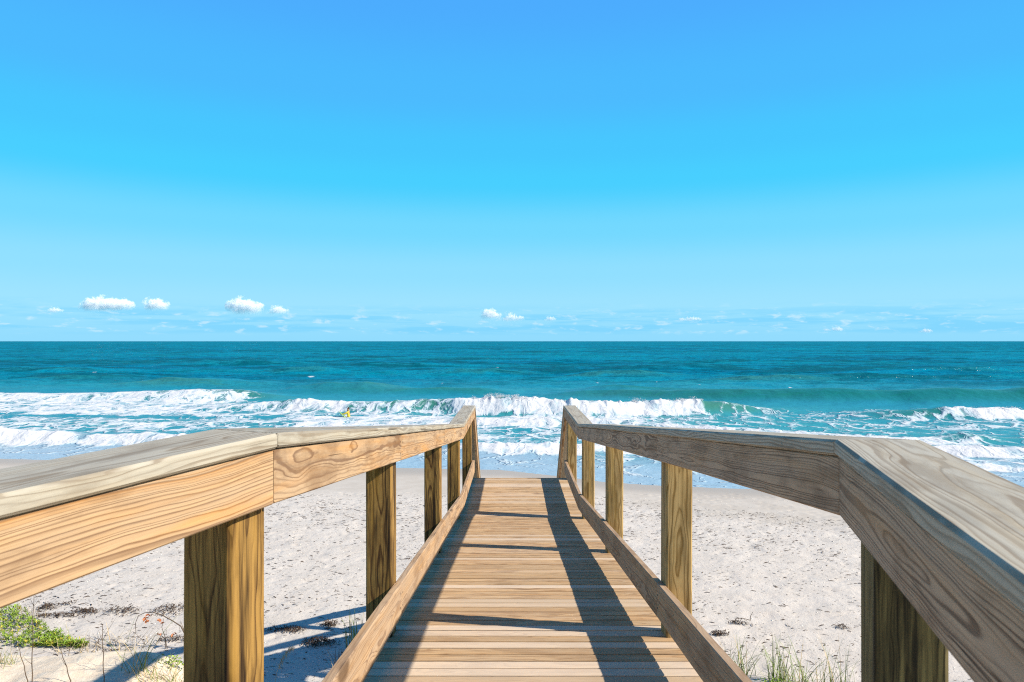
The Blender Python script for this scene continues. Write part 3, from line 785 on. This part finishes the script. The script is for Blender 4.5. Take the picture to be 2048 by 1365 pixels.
# ------------------------------------------------------------------ dune plants
M_LEAF = plain('succulent_leaf', (.20, .30, .03), .5, .35, .45)
M_LEAFY = plain('yellow_leaf', (.42, .38, .05), .6, .3, .3)
M_BLADE = plain('grass_green', (.14, .20, .035), .6, .3, .4)
M_STRAW = plain('dry_straw', (.48, .38, .22), .8, .2, .3)
M_STEM = plain('dry_stem', (.11, .08, .055), .8, .2, .3)
M_DEAD = plain('dead_leaf', (.42, .17, .08), .8, .2, .35)

def leaf(v, f, p, d, L, w, up=Vector((0, 0, 1))):
    d = d.normalized(); s = d.cross(up)
    if s.length < .05: s = Vector((1, 0, 0))
    s.normalize(); b0 = len(v); n = s.cross(d)
    v.extend([p, p+d*L*.5+s*w*.5+n*w*.1, p+d*L, p+d*L*.5-s*w*.5+n*w*.1, p+d*L*.5-n*w*.15])
    f.extend([(b0, b0+1, b0+4), (b0+1, b0+2, b0+4), (b0+2, b0+3, b0+4), (b0+3, b0, b0+4)])
def blade(v, f, p, yawa, L, w, lean, droop, seg=7):
    q = Vector(p); el = math.pi/2-lean; b0 = len(v)
    s = Vector((-math.sin(yawa), math.cos(yawa), 0))
    for k in range(seg+1):
        tk = k/seg; ww = w*(1-tk)**.7*.5+.0006
        v.append(q+s*ww); v.append(q-s*ww)
        if k < seg:
            f.append((b0+2*k, b0+2*k+1, b0+2*k+3, b0+2*k+2))
            q = q+Vector((math.cos(el)*math.cos(yawa), math.cos(el)*math.sin(yawa), math.sin(el)))*L/seg
            el -= droop/seg*(.4+1.2*tk)
def tube(v, f, pts, r0, r1, n=6):
    b0 = len(v); pts = [Vector(p) for p in pts]
    for k, p in enumerate(pts):
        d = (pts[min(k+1, len(pts)-1)]-pts[max(k-1, 0)]).normalized()
        a = d.cross(Vector((.3, 1, .2))).normalized(); c = d.cross(a)
        r = r0+(r1-r0)*k/(len(pts)-1)
        for i in range(n): v.append(p+(a*math.cos(6.283*i/n)+c*math.sin(6.283*i/n))*r)
    for k in range(len(pts)-1):
        for i in range(n):
            a = b0+k*n+i; c = b0+k*n+(i+1) % n; f.append((a, c, c+n, a+n))
    f.append(tuple(b0+i for i in range(n))[::-1]); f.append(tuple(b0+(len(pts)-1)*n+i for i in range(n)))

# green ground cover on the hump: a sprawling succulent mat
v, f = [], []; v2, f2 = [], []
for k in range(1500):
    px = random.uniform(-260, 172)
    top = np.interp(px, [-260, 0, 40, 80, 120, 165, 172], [1180, 1192, 1204, 1236, 1256, 1283, 1290])
    py = random.uniform(top, 1291)
    if px < 25 and py > 1272 and random.random() < .6: continue
    x, y, z = on_sand(px, min(1294, py+16))
    hh = random.uniform(.02, .16)*(1 if px < 60 else .7)
    st = Vector((x, y, z)); tp = st+Vector((random.gauss(0, .04), random.gauss(0, .04), hh))
    tgt = (v2, f2) if random.random() < .12 else (v, f)
    for q in range(random.randint(5, 9)):
        d = Vector((random.gauss(0, 1), random.gauss(0, 1), random.uniform(.1, 1.3)))
        leaf(*tgt, st.lerp(tp, random.uniform(.35, 1)), d, random.uniform(.045, .08), random.uniform(.016, .026))
gc = empty('ground_cover', on_sand(60, 1285))
tag(gc, 'bright green succulent mat growing over the crest of the sand dune', 'ground cover', kind='stuff')
og = Vector(gc.location)
o = link('leaves', mesh_from('leaves', [q-og for q in v], f, M_LEAF), gc); o['kind'] = 'stuff'
o = link('yellowing_leaves', mesh_from('yellowing_leaves', [q-og for q in v2], f2, M_LEAFY), gc); o['kind'] = 'stuff'

def tuft(label, px, py, n, L, spread, mat=None, straw=.25, lean=(.05, .6), droop=(.2, 1.3), w=.006, group='grass tufts on the dune sand', name='grass_tuft', leaves=0):
    x, y, z = on_sand(px, py)
    e = empty(name, (x, y, z)); tag(e, label, 'grass tuft', group)
    parts = {'green_blades': ([], [], mat or M_BLADE), 'dry_blades': ([], [], M_STRAW)}
    for _ in range(n):
        k = 'dry_blades' if random.random() < straw else 'green_blades'
        vv_, ff_, _m = parts[k]
        r = random.gauss(0, spread); s = random.gauss(0, spread*.6)
        zz = sand_at(x+r, y+s)-z-.01
        blade(vv_, ff_, (r, s, zz), random.uniform(0, 6.28), L*random.uniform(.35, 1.1), w*random.uniform(.6, 1.3), random.uniform(*lean), random.uniform(*droop))
    for k, (vv_, ff_, mm) in parts.items():
        if ff_: link(k, mesh_from(k, vv_, ff_, mm), e)
    if leaves:
        vv_, ff_ = [], []
        for _ in range(leaves):
            p = Vector((random.gauss(0, spread), random.gauss(0, spread*.6), random.uniform(0, .12)))
            leaf(vv_, ff_, p, Vector((random.gauss(0, 1), random.gauss(0, 1), random.uniform(0, 1))), random.uniform(.03, .06), random.uniform(.02, .035))
        link('leaves', mesh_from('leaves', vv_, ff_, M_LEAF), e)
    return e
tuft('tall wispy grass tuft beside the right kick board', 1470, 1352, 70, .68, .13, w=.012, straw=.15, lean=(.1, .8))
tuft('upright sparse grass tuft between the kick board tuft and the spreading one', 1556, 1362, 36, .74, .09, w=.012, straw=.15, lean=(.0, .35), droop=(.1, .6))
tuft('broad arching grass tuft spreading toward the mossy post on the right', 1600, 1372, 80, .85, .22, lean=(.3, 1.0), straw=.2, w=.012)
tuft('thin grass tuft nearest the mossy post on the right', 1672, 1378, 34, .85, .14, w=.008, lean=(.05, .5))
tuft('low leafy grass clump at the foot of the right hand grasses', 1548, 1378, 20, .3, .12, leaves=130)
tuft('green shaded grass tuft growing behind the kick board', 712, 1300, 46, .75, .09, straw=.2, w=.016, lean=(.0, .5), droop=(.3, 1.5))
tuft('dark wiry grass in the boardwalk shadow below the shaded tuft', 682, 1345, 36, .50, .10, straw=.1, mat=M_STEM, w=.010)
tuft('low straw coloured grass sprawling in front of the thick left post', 345, 1370, 160, .36, .25, straw=.6, lean=(.3, 1.2), droop=(.3, 1.5), w=.008)
tuft('few long arching blades in the shadow on the dune', 268, 1345, 22, .80, .10, straw=.2, w=.009, lean=(.2, .9), droop=(.4, 1.4))
tuft('small green leafy sprig against the thick left post', 352, 1336, 12, .25, .10, leaves=90)
tuft('sprawling dry grass along the crest of the hump', 210, 1302, 170, .50, .40, straw=.5, lean=(.7, 1.45), droop=(.1, .7), w=.010, mat=M_STEM)
tuft('dry yellow grass cushion at the foot of the green mat', -8, 1330, 120, .26, .16, straw=.7, lean=(.2, 1.2), w=.005)
tuft('sparse wispy grass blades standing at the end of the green mat', 140, 1282, 12, .5, .06, straw=.3, lean=(.1, .6), w=.004)
tuft('fine dark grass poking up behind the green mat', 62, 1240, 40, .5, .12, straw=.4, lean=(.0, .6), w=.004, mat=M_STEM)
# pale feathery seed head by the thick post
x, y, z = on_sand(548, 1380)
e = empty('seed_head_grass', (x, y, z)); tag(e, 'pale feathery grass seed head catching the sun in the boardwalk shadow', 'grass')
pts = [(0, 0, 0), (.04, 0, .25), (.12, .0, .46), (.22, .0, .60), (.29, .0, .64)]
v, f = [], []; tube(v, f, pts, .004, .002); link('stem', mesh_from('stem', v, f, M_STRAW), e)
v, f = [], []
for _ in range(260):
    k = random.uniform(1.4, 4); i = int(min(k, 3)); p = Vector(pts[i]).lerp(Vector(pts[i+1]), min(1, k-i))
    leaf(v, f, p, Vector((random.gauss(.25, .6), random.gauss(0, .6), random.gauss(-.1, .5))), random.uniform(.03, .08), .006)
link('seed_head', mesh_from('seed_head', v, f, M_STRAW), e)

# bare stems standing on the near dune
def stem(label, px, py, top, L, lean, twigs=0):
    x, y, z = on_sand(px, py)
    e = empty('bare_stem', (x, y, z)); tag(e, label, 'dry stem', 'bare dry stems on the dune')
    v, f = [], []
    pts = [Vector((lean*L*(k/8)**1.3+.006*math.sin(k*1.9), 0, L*k/8)) for k in range(9)]
    tube(v, f, pts, .006, .0025); link('stem', mesh_from('stem', v, f, M_STEM), e)
    for q in range(twigs):
        k = random.randint(2, 7); d = Vector((random.choice((-1, 1))*random.uniform(.4, 1), random.gauss(0, .5), random.uniform(.5, 1))).normalized()
        v, f = [], []; tube(v, f, [pts[k], pts[k]+d*.05, pts[k]+d*.11+Vector((0, 0, .02))], .003, .0012, 5)
        link('twig', mesh_from('twig', v, f, M_STEM), e)
stem('tallest bare stem rising past the green mat', 64, 1375, 1195, 1.05, .02, 3)
stem('bare stem standing between the tall one and the post shadow', 208, 1372, 1262, .68, -.03, 2)
stem('short bare stem leaning left on the bright dune sand', 142, 1372, 1300, .42, -.30, 1)
stem('faint thin stem leaning beside the tallest bare stem', 56, 1372, 1310, .45, -.25, 0)

# dead branch with curled brown leaves
x, y, z = on_sand(368, 1300)
e = empty('dead_branch', (x, y, z)); tag(e, 'arching dead branch with curled rust brown leaves beside the thick post', 'dead branch')
k = y/1365
def bp(px, py): return Vector(((px-368)*k, 0, (1300-py)*k))
v, f = [], []
tube(v, f, [bp(372, 1300), bp(371, 1272), bp(362, 1254), bp(345, 1243), bp(325, 1232), bp(306, 1226), bp(290, 1227), bp(277, 1233), bp(271, 1248), bp(272, 1268)], .012, .004)
link('stem', mesh_from('stem', v, f, M_STEM), e)
for a in ([(372, 1290), (366, 1262), (360, 1246), (357, 1262)], [(330, 1300), (328, 1275), (322, 1258), (326, 1240)], [(334, 1305), (330, 1285), (331, 1262)]):
    v, f = [], []; tube(v, f, [bp(*q)+Vector((0, .03, 0)) for q in a], .007, .003, 5); link('twig', mesh_from('twig', v, f, M_STEM), e)
for (lx, ly, s) in ((290, 1236, 1.5), (296, 1230, 1.1), (318, 1240, 1.3), (325, 1246, .9), (319, 1268, .9), (346, 1268, 1.2), (292, 1243, 1.0)):
    v, f = [], []
    for q in range(4):
        d = Vector((random.gauss(0, .6), random.gauss(0, .6), -random.uniform(.3, 1)))
        leaf(v, f, bp(lx, ly)+Vector((random.gauss(0, .012), random.gauss(0, .012), .01)), d, .065*s, .045*s)
    link('dead_leaf', mesh_from('dead_leaf', v, f, M_DEAD), e)

# bent twig on the open sand at right
x, y, z = on_sand(1475, 1250)
e = empty('bent_twig', (x, y, z)); tag(e, 'bent dry twig standing like a small frame on the open sand', 'twig'); k = y/1365
def tp_(px, py, dy=0): return Vector(((px-1475)*k, dy, (1250-py)*k))
v, f = [], []
tube(v, f, [tp_(1467, 1252), tp_(1472, 1238), tp_(1484, 1237), tp_(1500, 1241)], .008, .006); tube(v, f, [tp_(1478, 1252, .05), tp_(1483, 1238, .0)], .006, .005)
tube(v, f, [tp_(1500, 1243), tp_(1501, 1233), tp_(1506, 1224)], .007, .004)
link('stem', mesh_from('stem', v, f, M_STEM), e)

# ------------------------------------------------------------------ bather with a bodyboard
M_SKIN = plain('skin', (.30, .15, .085), .55, .3, .05)
M_SHIRT = plain('yellow_rash_shirt', (.78, .56, .04), .6, .3, .06)
M_HAIR = plain('dark_hair', (.035, .02, .014), .6, .3, .2)
M_BOARDY = plain('board_lime', (.45, .66, .06), .4, .4, .05)
M_BOARDG = plain('board_green', (.01, .26, .12), .4, .4, .05)
by = 51.6; bx = w_x(697.5, by); bz = .02
hip = Vector((0, 0, 0))
def skin(name, chain, mat, parent, root=0, sub=2):
    me = bpy.data.meshes.new(name)
    me.from_pydata([c[0] for c in chain['v']], chain['e'], []); me.update()
    o = link(name, me, parent)
    md = o.modifiers.new('skin', 'SKIN'); md.use_smooth_shade = True
    sv_ = me.skin_vertices[0].data if me.skin_vertices else None
    if sv_ is None:
        import bmesh
        bm = bmesh.new(); bm.from_mesh(me); bm.verts.layers.skin.verify(); bm.to_mesh(me); bm.free(); sv_ = me.skin_vertices[0].data
    for i, c in enumerate(chain['v']): sv_[i].radius = c[1] if isinstance(c[1], tuple) else (c[1], c[1]); sv_[i].use_root = (i == root)
    s2 = o.modifiers.new('sub', 'SUBSURF'); s2.levels = sub; s2.render_levels = sub
    dg = bpy.context.evaluated_depsgraph_get(); ev = bpy.data.meshes.new_from_object(o.evaluated_get(dg))
    o.modifiers.clear(); o.data = ev; ev.materials.clear(); ev.materials.append(mat); ev.name = name
    ev.polygons.foreach_set('use_smooth', [True]*len(ev.polygons))
    return o
per = empty('person', (bx, by, -.98)); tag(per, 'bather in a yellow long sleeved shirt standing waist deep in the surf', 'person')
V_, E_ = [], []
def addv(p, r, par=None):
    V_.append((Vector(p), r)); i = len(V_)-1
    if par is not None: E_.append((par, i))
    return i
# facing -x, holding the board out in front; z measured from the sea bed at the feet
pel = addv((0, 0, .90), (.15, .12)); wa = addv((-.01, 0, 1.06), (.13, .10), pel); chx = addv((-.02, 0, 1.26), (.15, .11), wa)
nk = addv((-.03, 0, 1.43), (.06, .055), chx); hd0 = addv((-.045, 0, 1.54), (.075, .07), nk); hd1 = addv((-.05, 0, 1.64), (.085, .075), hd0); hd2 = addv((-.045, 0, 1.72), (.05, .05), hd1)
nose = addv((-.135, 0, 1.60), (.014, .014), hd0)
for s in (-1, 1):
    th = addv((0, s*.09, .80), .085, pel); kn = addv((-.02, s*.10, .47), .058, th); an = addv((.02, s*.10, .09), .04, kn); addv((-.13, s*.11, .04), .035, an)
    sh = addv((-.02, s*.18, 1.37), .065, chx); el_ = addv((-.26, s*.21, 1.24), .046, sh); wr = addv((-.49, s*.15, 1.22), .030, el_); pm = addv((-.555, s*.13, 1.22), (.038, .02), wr)
    tips = ((-.085, .030, .000, .075), (-.095, .010, .004, .082), (-.09, -.010, .002, .076), (-.075, -.028, -.004, .06))
    for (fx_, fy_, fz_, ln) in tips:
        k1 = addv((-.555-ln*.55, s*.13+fy_, 1.228+fz_), .009, pm); addv((-.555-ln*.75, s*.13+fy_*.95, 1.195+fz_), .008, k1)
    t1 = addv((-.56, s*.13-s*.045, 1.21), .010, pm); addv((-.60, s*.13-s*.052, 1.195), .008, t1)
skin('body', {'v': V_, 'e': E_}, M_SKIN, per)
V_, E_ = [], []
pel = addv((0, 0, .93), (.16, .13)); wa = addv((-.01, 0, 1.06), (.145, .115), pel); chx = addv((-.02, 0, 1.26), (.165, .125), wa); addv((-.028, 0, 1.41), (.075, .07), chx)
for s in (-1, 1):
    sh = addv((-.02, s*.18, 1.37), .078, chx); el_ = addv((-.26, s*.21, 1.24), .058, sh); addv((-.46, s*.155, 1.222), .040, el_)
skin('shirt', {'v': V_, 'e': E_}, M_SHIRT, per)
V_, E_ = [], []
a = addv((.01, 0, 1.56), (.055, .07)); b_ = addv((-.01, 0, 1.66), (.085, .085), a); addv((-.045, 0, 1.73), (.072, .07), b_)
skin('hair', {'v': V_, 'e': E_}, M_HAIR, per)
# bodyboard: slab with rounded nose, tilted, its nose up to the left
import bmesh
bd = empty('bodyboard', (bx-.50, by, .18)); tag(bd, 'lime and green bodyboard held tilted out of the surf by the bather', 'bodyboard')
def board_mesh(name, sc_, th, zoff, mat):
    out = []
    for k in range(28):
        a = 2*math.pi*k/28; cx_ = math.cos(a); sy_ = math.sin(a)
        out.append((abs(cx_)**.55*math.copysign(1, cx_)*.53*sc_, abs(sy_)**.6*math.copysign(1, sy_)*.27*sc_*(1-.15*(cx_ > .3)*cx_)))
    v = [(p[0], p[1], zoff-th/2) for p in out]+[(p[0], p[1], zoff+th/2) for p in out]; n = len(out)
    f = [tuple(range(n))[::-1], tuple(range(n, 2*n))]+[(i, (i+1) % n, (i+1) % n+n, i+n) for i in range(n)]
    o = link(name, mesh_from(name, v, f, mat), bd); bv = o.modifiers.new('bevel', 'BEVEL'); bv.width = .012; bv.segments = 2; bv.limit_method = 'ANGLE'
    return o
board_mesh('core', 1.0, .055, 0, M_BOARDY); board_mesh('deck_pad', .86, .012, .033, M_BOARDG)
bd.rotation_euler = (R(-14), R(43), R(0))
bd.scale = (.72, .8, .8)
bd.location = (bx-.43, by-.02, .15)

# ------------------------------------------------------------------ clouds (far beyond the horizon, lit by the sun)
CD = 9000.0
def cloud_mat(balls, zb, zt):
    mC, t, b = new_mat('cloud_vapour'); t.n.remove(b)
    pvn = t.n.new('ShaderNodeVolumePrincipled'); t.l.new(pvn.outputs[0], t.n['Material Output'].inputs['Volume'])
    pvn.inputs['Color'].default_value = (1, 1, 1, 1); pvn.inputs['Anisotropy'].default_value = -.15
    ob = t.n.new('ShaderNodeTexCoord').outputs['Object']
    fld = None
    for c, r in balls:
        d_ = t.vm('MULTIPLY', t.vm('SUBTRACT', ob, tuple(c)), (.92/r, .9/r, 1.12/r))
        dt = t.n.new('ShaderNodeVectorMath'); dt.operation = 'DOT_PRODUCT'; t.l.new(d_, dt.inputs[0]); t.l.new(d_, dt.inputs[1])
        g_ = t.m('POWER', 2.0, t.m('MULTIPLY', dt.outputs['Value'], -1.0))
        fld = g_ if fld is None else t.m('ADD', fld, g_)
    fld = t.m('MINIMUM', fld, 1.0)
    nz = t.noise(ob, .010, 7, .64); nz2 = t.noise(ob, .035, 5, .6)
    lz = t.xyz(ob)[2]
    v = t.m('ADD', fld, t.m('ADD', t.m('MULTIPLY', t.m('SUBTRACT', nz, .5), 5.0), t.m('MULTIPLY', t.m('SUBTRACT', nz2, .5), 3.2)))
    base = t.m('ADD', .006, t.m('MULTIPLY', t.sm(lz, zb+(zt-zb)*.32, zb+(zt-zb)*.95), .994))
    t.set(pvn.inputs['Density'], t.m('MULTIPLY', t.m('MULTIPLY', t.sm(v, .40, 1.35), base), .038))
    return mC
def cloud(label, lumps, dens=None, group='small white clouds low over the horizon'):
    """lumps: (px, py, radius px); each a ball of vapour at the cloud's own distance"""
    cxp = sum(l[0] for l in lumps)/len(lumps); cyp = sum(l[1] for l in lumps)/len(lumps)
    loc = Vector(((cxp-1024)/1365*CD, CD, Z0+(682.5-cyp-7)/1365*CD))
    bm = bmesh.new(); balls = []
    for (px, py, r) in lumps:
        rr = r/1365*CD
        c = Vector(((px-cxp)/1365*CD, random.uniform(-.3, .3)*rr, (cyp-py)/1365*CD)); balls.append((c, rr))
        bmesh.ops.create_icosphere(bm, subdivisions=3, radius=rr*1.75, matrix=Matrix.Translation(c) @ Matrix.Diagonal((1.1, 1.0, .9, 1)))
    zb = min(c.z-r*1.1 for c, r in balls); zt = max(c.z+r for c, r in balls)
    me = bpy.data.meshes.new('cloud'); bm.to_mesh(me); bm.free(); me.materials.append(cloud_mat(balls, zb, zt))
    o = link('cloud', me, None, loc)
    rm = o.modifiers.new('remesh', 'REMESH'); rm.mode = 'VOXEL'; rm.voxel_size = 22
    return tag(o, label, 'cloud', group)
cloud('largest white cloud, a long puffy bank far left over the sea', [(176, 612, 12), (190, 608, 14), (207, 605, 15), (225, 607, 13), (243, 604, 11), (256, 605, 8), (200, 617, 12), (222, 618, 11)])
cloud('compact round white cloud right beside the largest bank', [(305, 603, 11), (318, 605, 11), (312, 612, 12), (300, 617, 9)])
cloud('tall white cloud with a trailing hazy base, left of the small bright one', [(468, 606, 10), (484, 604, 13), (490, 615, 15), (505, 612, 12), (480, 626, 13), (515, 611, 9)])
cloud('small bright cloud just right of the tall hazy one', [(552, 614, 8), (562, 618, 9), (550, 622, 8), (540, 624, 6)])
cloud('bright ragged cloud above the gap between the railings', [(970, 622, 7), (978, 620, 9), (988, 627, 9), (975, 630, 8), (962, 638, 6), (982, 636, 8)])
cloud('small twin puff cloud next to the ragged one above the walkway', [(1018, 628, 8), (1028, 632, 7), (1040, 630, 5), (1012, 637, 8), (1030, 638, 7)])
cloud('thin flat white cloud streak over the right side of the sea', [(1362, 634, 5), (1372, 633, 6), (1384, 634, 6), (1395, 635, 5)])
cloud('faint little puff at the far left edge of the small cloud row', [(103, 616, 7), (112, 615, 6), (122, 618, 5)])
cloud('faint small cloud half way between the walkway and the flat streak', [(1096, 633, 6), (1102, 634, 6)])
cloud('faint pair of puffs on the right above the breaking swell', [(1655, 655, 6), (1670, 654, 7), (1680, 656, 5)])
cloud('faint small puff farthest right above the horizon', [(1848, 657, 6), (1855, 658, 6)])

# ------------------------------------------------------------------ sky, sun, camera
w = bpy.data.worlds.new('World'); sc.world = w; w.use_nodes = True
t = NT(w.node_tree); bg = w.node_tree.nodes['Background']
SUN_DIR = Vector((1.0, -.235, .755)).normalized()
elev = math.asin(SUN_DIR.z); azim = math.atan2(SUN_DIR.x, SUN_DIR.y)
sky = t.n.new('ShaderNodeTexSky'); sky.sky_type = 'NISHITA'; sky.sun_disc = False
sky.sun_elevation = elev; sky.sun_rotation = azim; sky.air_density = 1.0; sky.dust_density = .3; sky.ozone_density = 2.0
tc = t.n.new('ShaderNodeTexCoord'); d = tc.outputs['Generated']
dx, dy, dz = t.xyz(d)
ramp = t.ramp(t.m('MAXIMUM', dz, 0.0), [(0.0, (.27, .71, 1.0)), (.05, (.33, .76, 1.0)), (.10, (.27, .735, 1.0)), (.16, (.165, .69, 1.0)), (.225, (.058, .625, 1.0)), (.27, (.058, .575, 1.0)), (.34, (.068, .495, 1.0)), (.45, (.070, .415, 1.0)), (.60, (.05, .20, .55)), (1.0, (.025, .10, .30))], 'EASE')
# thin haze bank of tiny clouds along the horizon
az = t.m('ARCTAN2', dx, dy)
pv = t.comb(t.m('MULTIPLY', az, 26.0), t.m('MULTIPLY', dz, 85.0), 0.0)
cn = t.noise(pv, 1.5, 6, .62, .3)
pv2 = t.comb(t.m('MULTIPLY', az, 6.0), t.m('MULTIPLY', dz, 90.0), 4.0)
cn2 = t.noise(pv2, 1.0, 5, .6, .2)
band = t.m('MULTIPLY', t.sm(dz, .006, .016), t.m('SUBTRACT', 1.0, t.sm(dz, .030, .058)))
ramp = t.mix(t.m('MULTIPLY', t.m('MULTIPLY', t.sm(cn2, .42, .60), band), .8), ramp, (.19, .66, 1.0))
ramp = t.mix(t.m('MULTIPLY', t.m('MULTIPLY', t.sm(cn, .53, .70), band), .62), ramp, (.66, .88, 1.0))
scaled = t.vm('SCALE', ramp); scaled.node.inputs['Scale'].default_value = 5.95
mixc = t.mix(.97, sky.outputs[0], scaled)
t.l.new(mixc, bg.inputs['Color']); bg.inputs['Strength'].default_value = .1

sl = bpy.data.lights.new('sun', 'SUN'); sl.energy = 4.8; sl.angle = R(.55); sl.color = (1.0, .90, .76)
so = bpy.data.objects.new('sun', sl); COL.objects.link(so); so.rotation_euler = SUN_DIR.to_track_quat('Z', 'Y').to_euler(); so.location = SUN_DIR*60

cam = bpy.data.cameras.new('camera'); co = bpy.data.objects.new('camera', cam); COL.objects.link(co)
cam.lens = 24.0; cam.sensor_width = 36.0; cam.sensor_fit = 'HORIZONTAL'; cam.clip_start = .02; cam.clip_end = 60000
co.location = (0, 0, Z0); co.rotation_euler = (R(90), 0, 0)
cam.dof.use_dof = True; cam.dof.focus_distance = 5.5; cam.dof.aperture_fstop = 11.0
sc.camera = co
vs = sc.view_settings; vs.view_transform = 'Standard'; vs.look = 'None'; vs.exposure = 0.75; vs.gamma = 1.0
sc.cycles.volume_bounces = 32; sc.cycles.max_bounces = 32; sc.cycles.diffuse_bounces = 5; sc.cycles.glossy_bounces = 4; sc.cycles.use_denoising = False; sc.cycles.filter_width = 1.15; sc.cycles.sample_clamp_indirect = 4.0
sc.cycles.volume_max_steps = 256; sc.cycles.volume_step_rate = .4
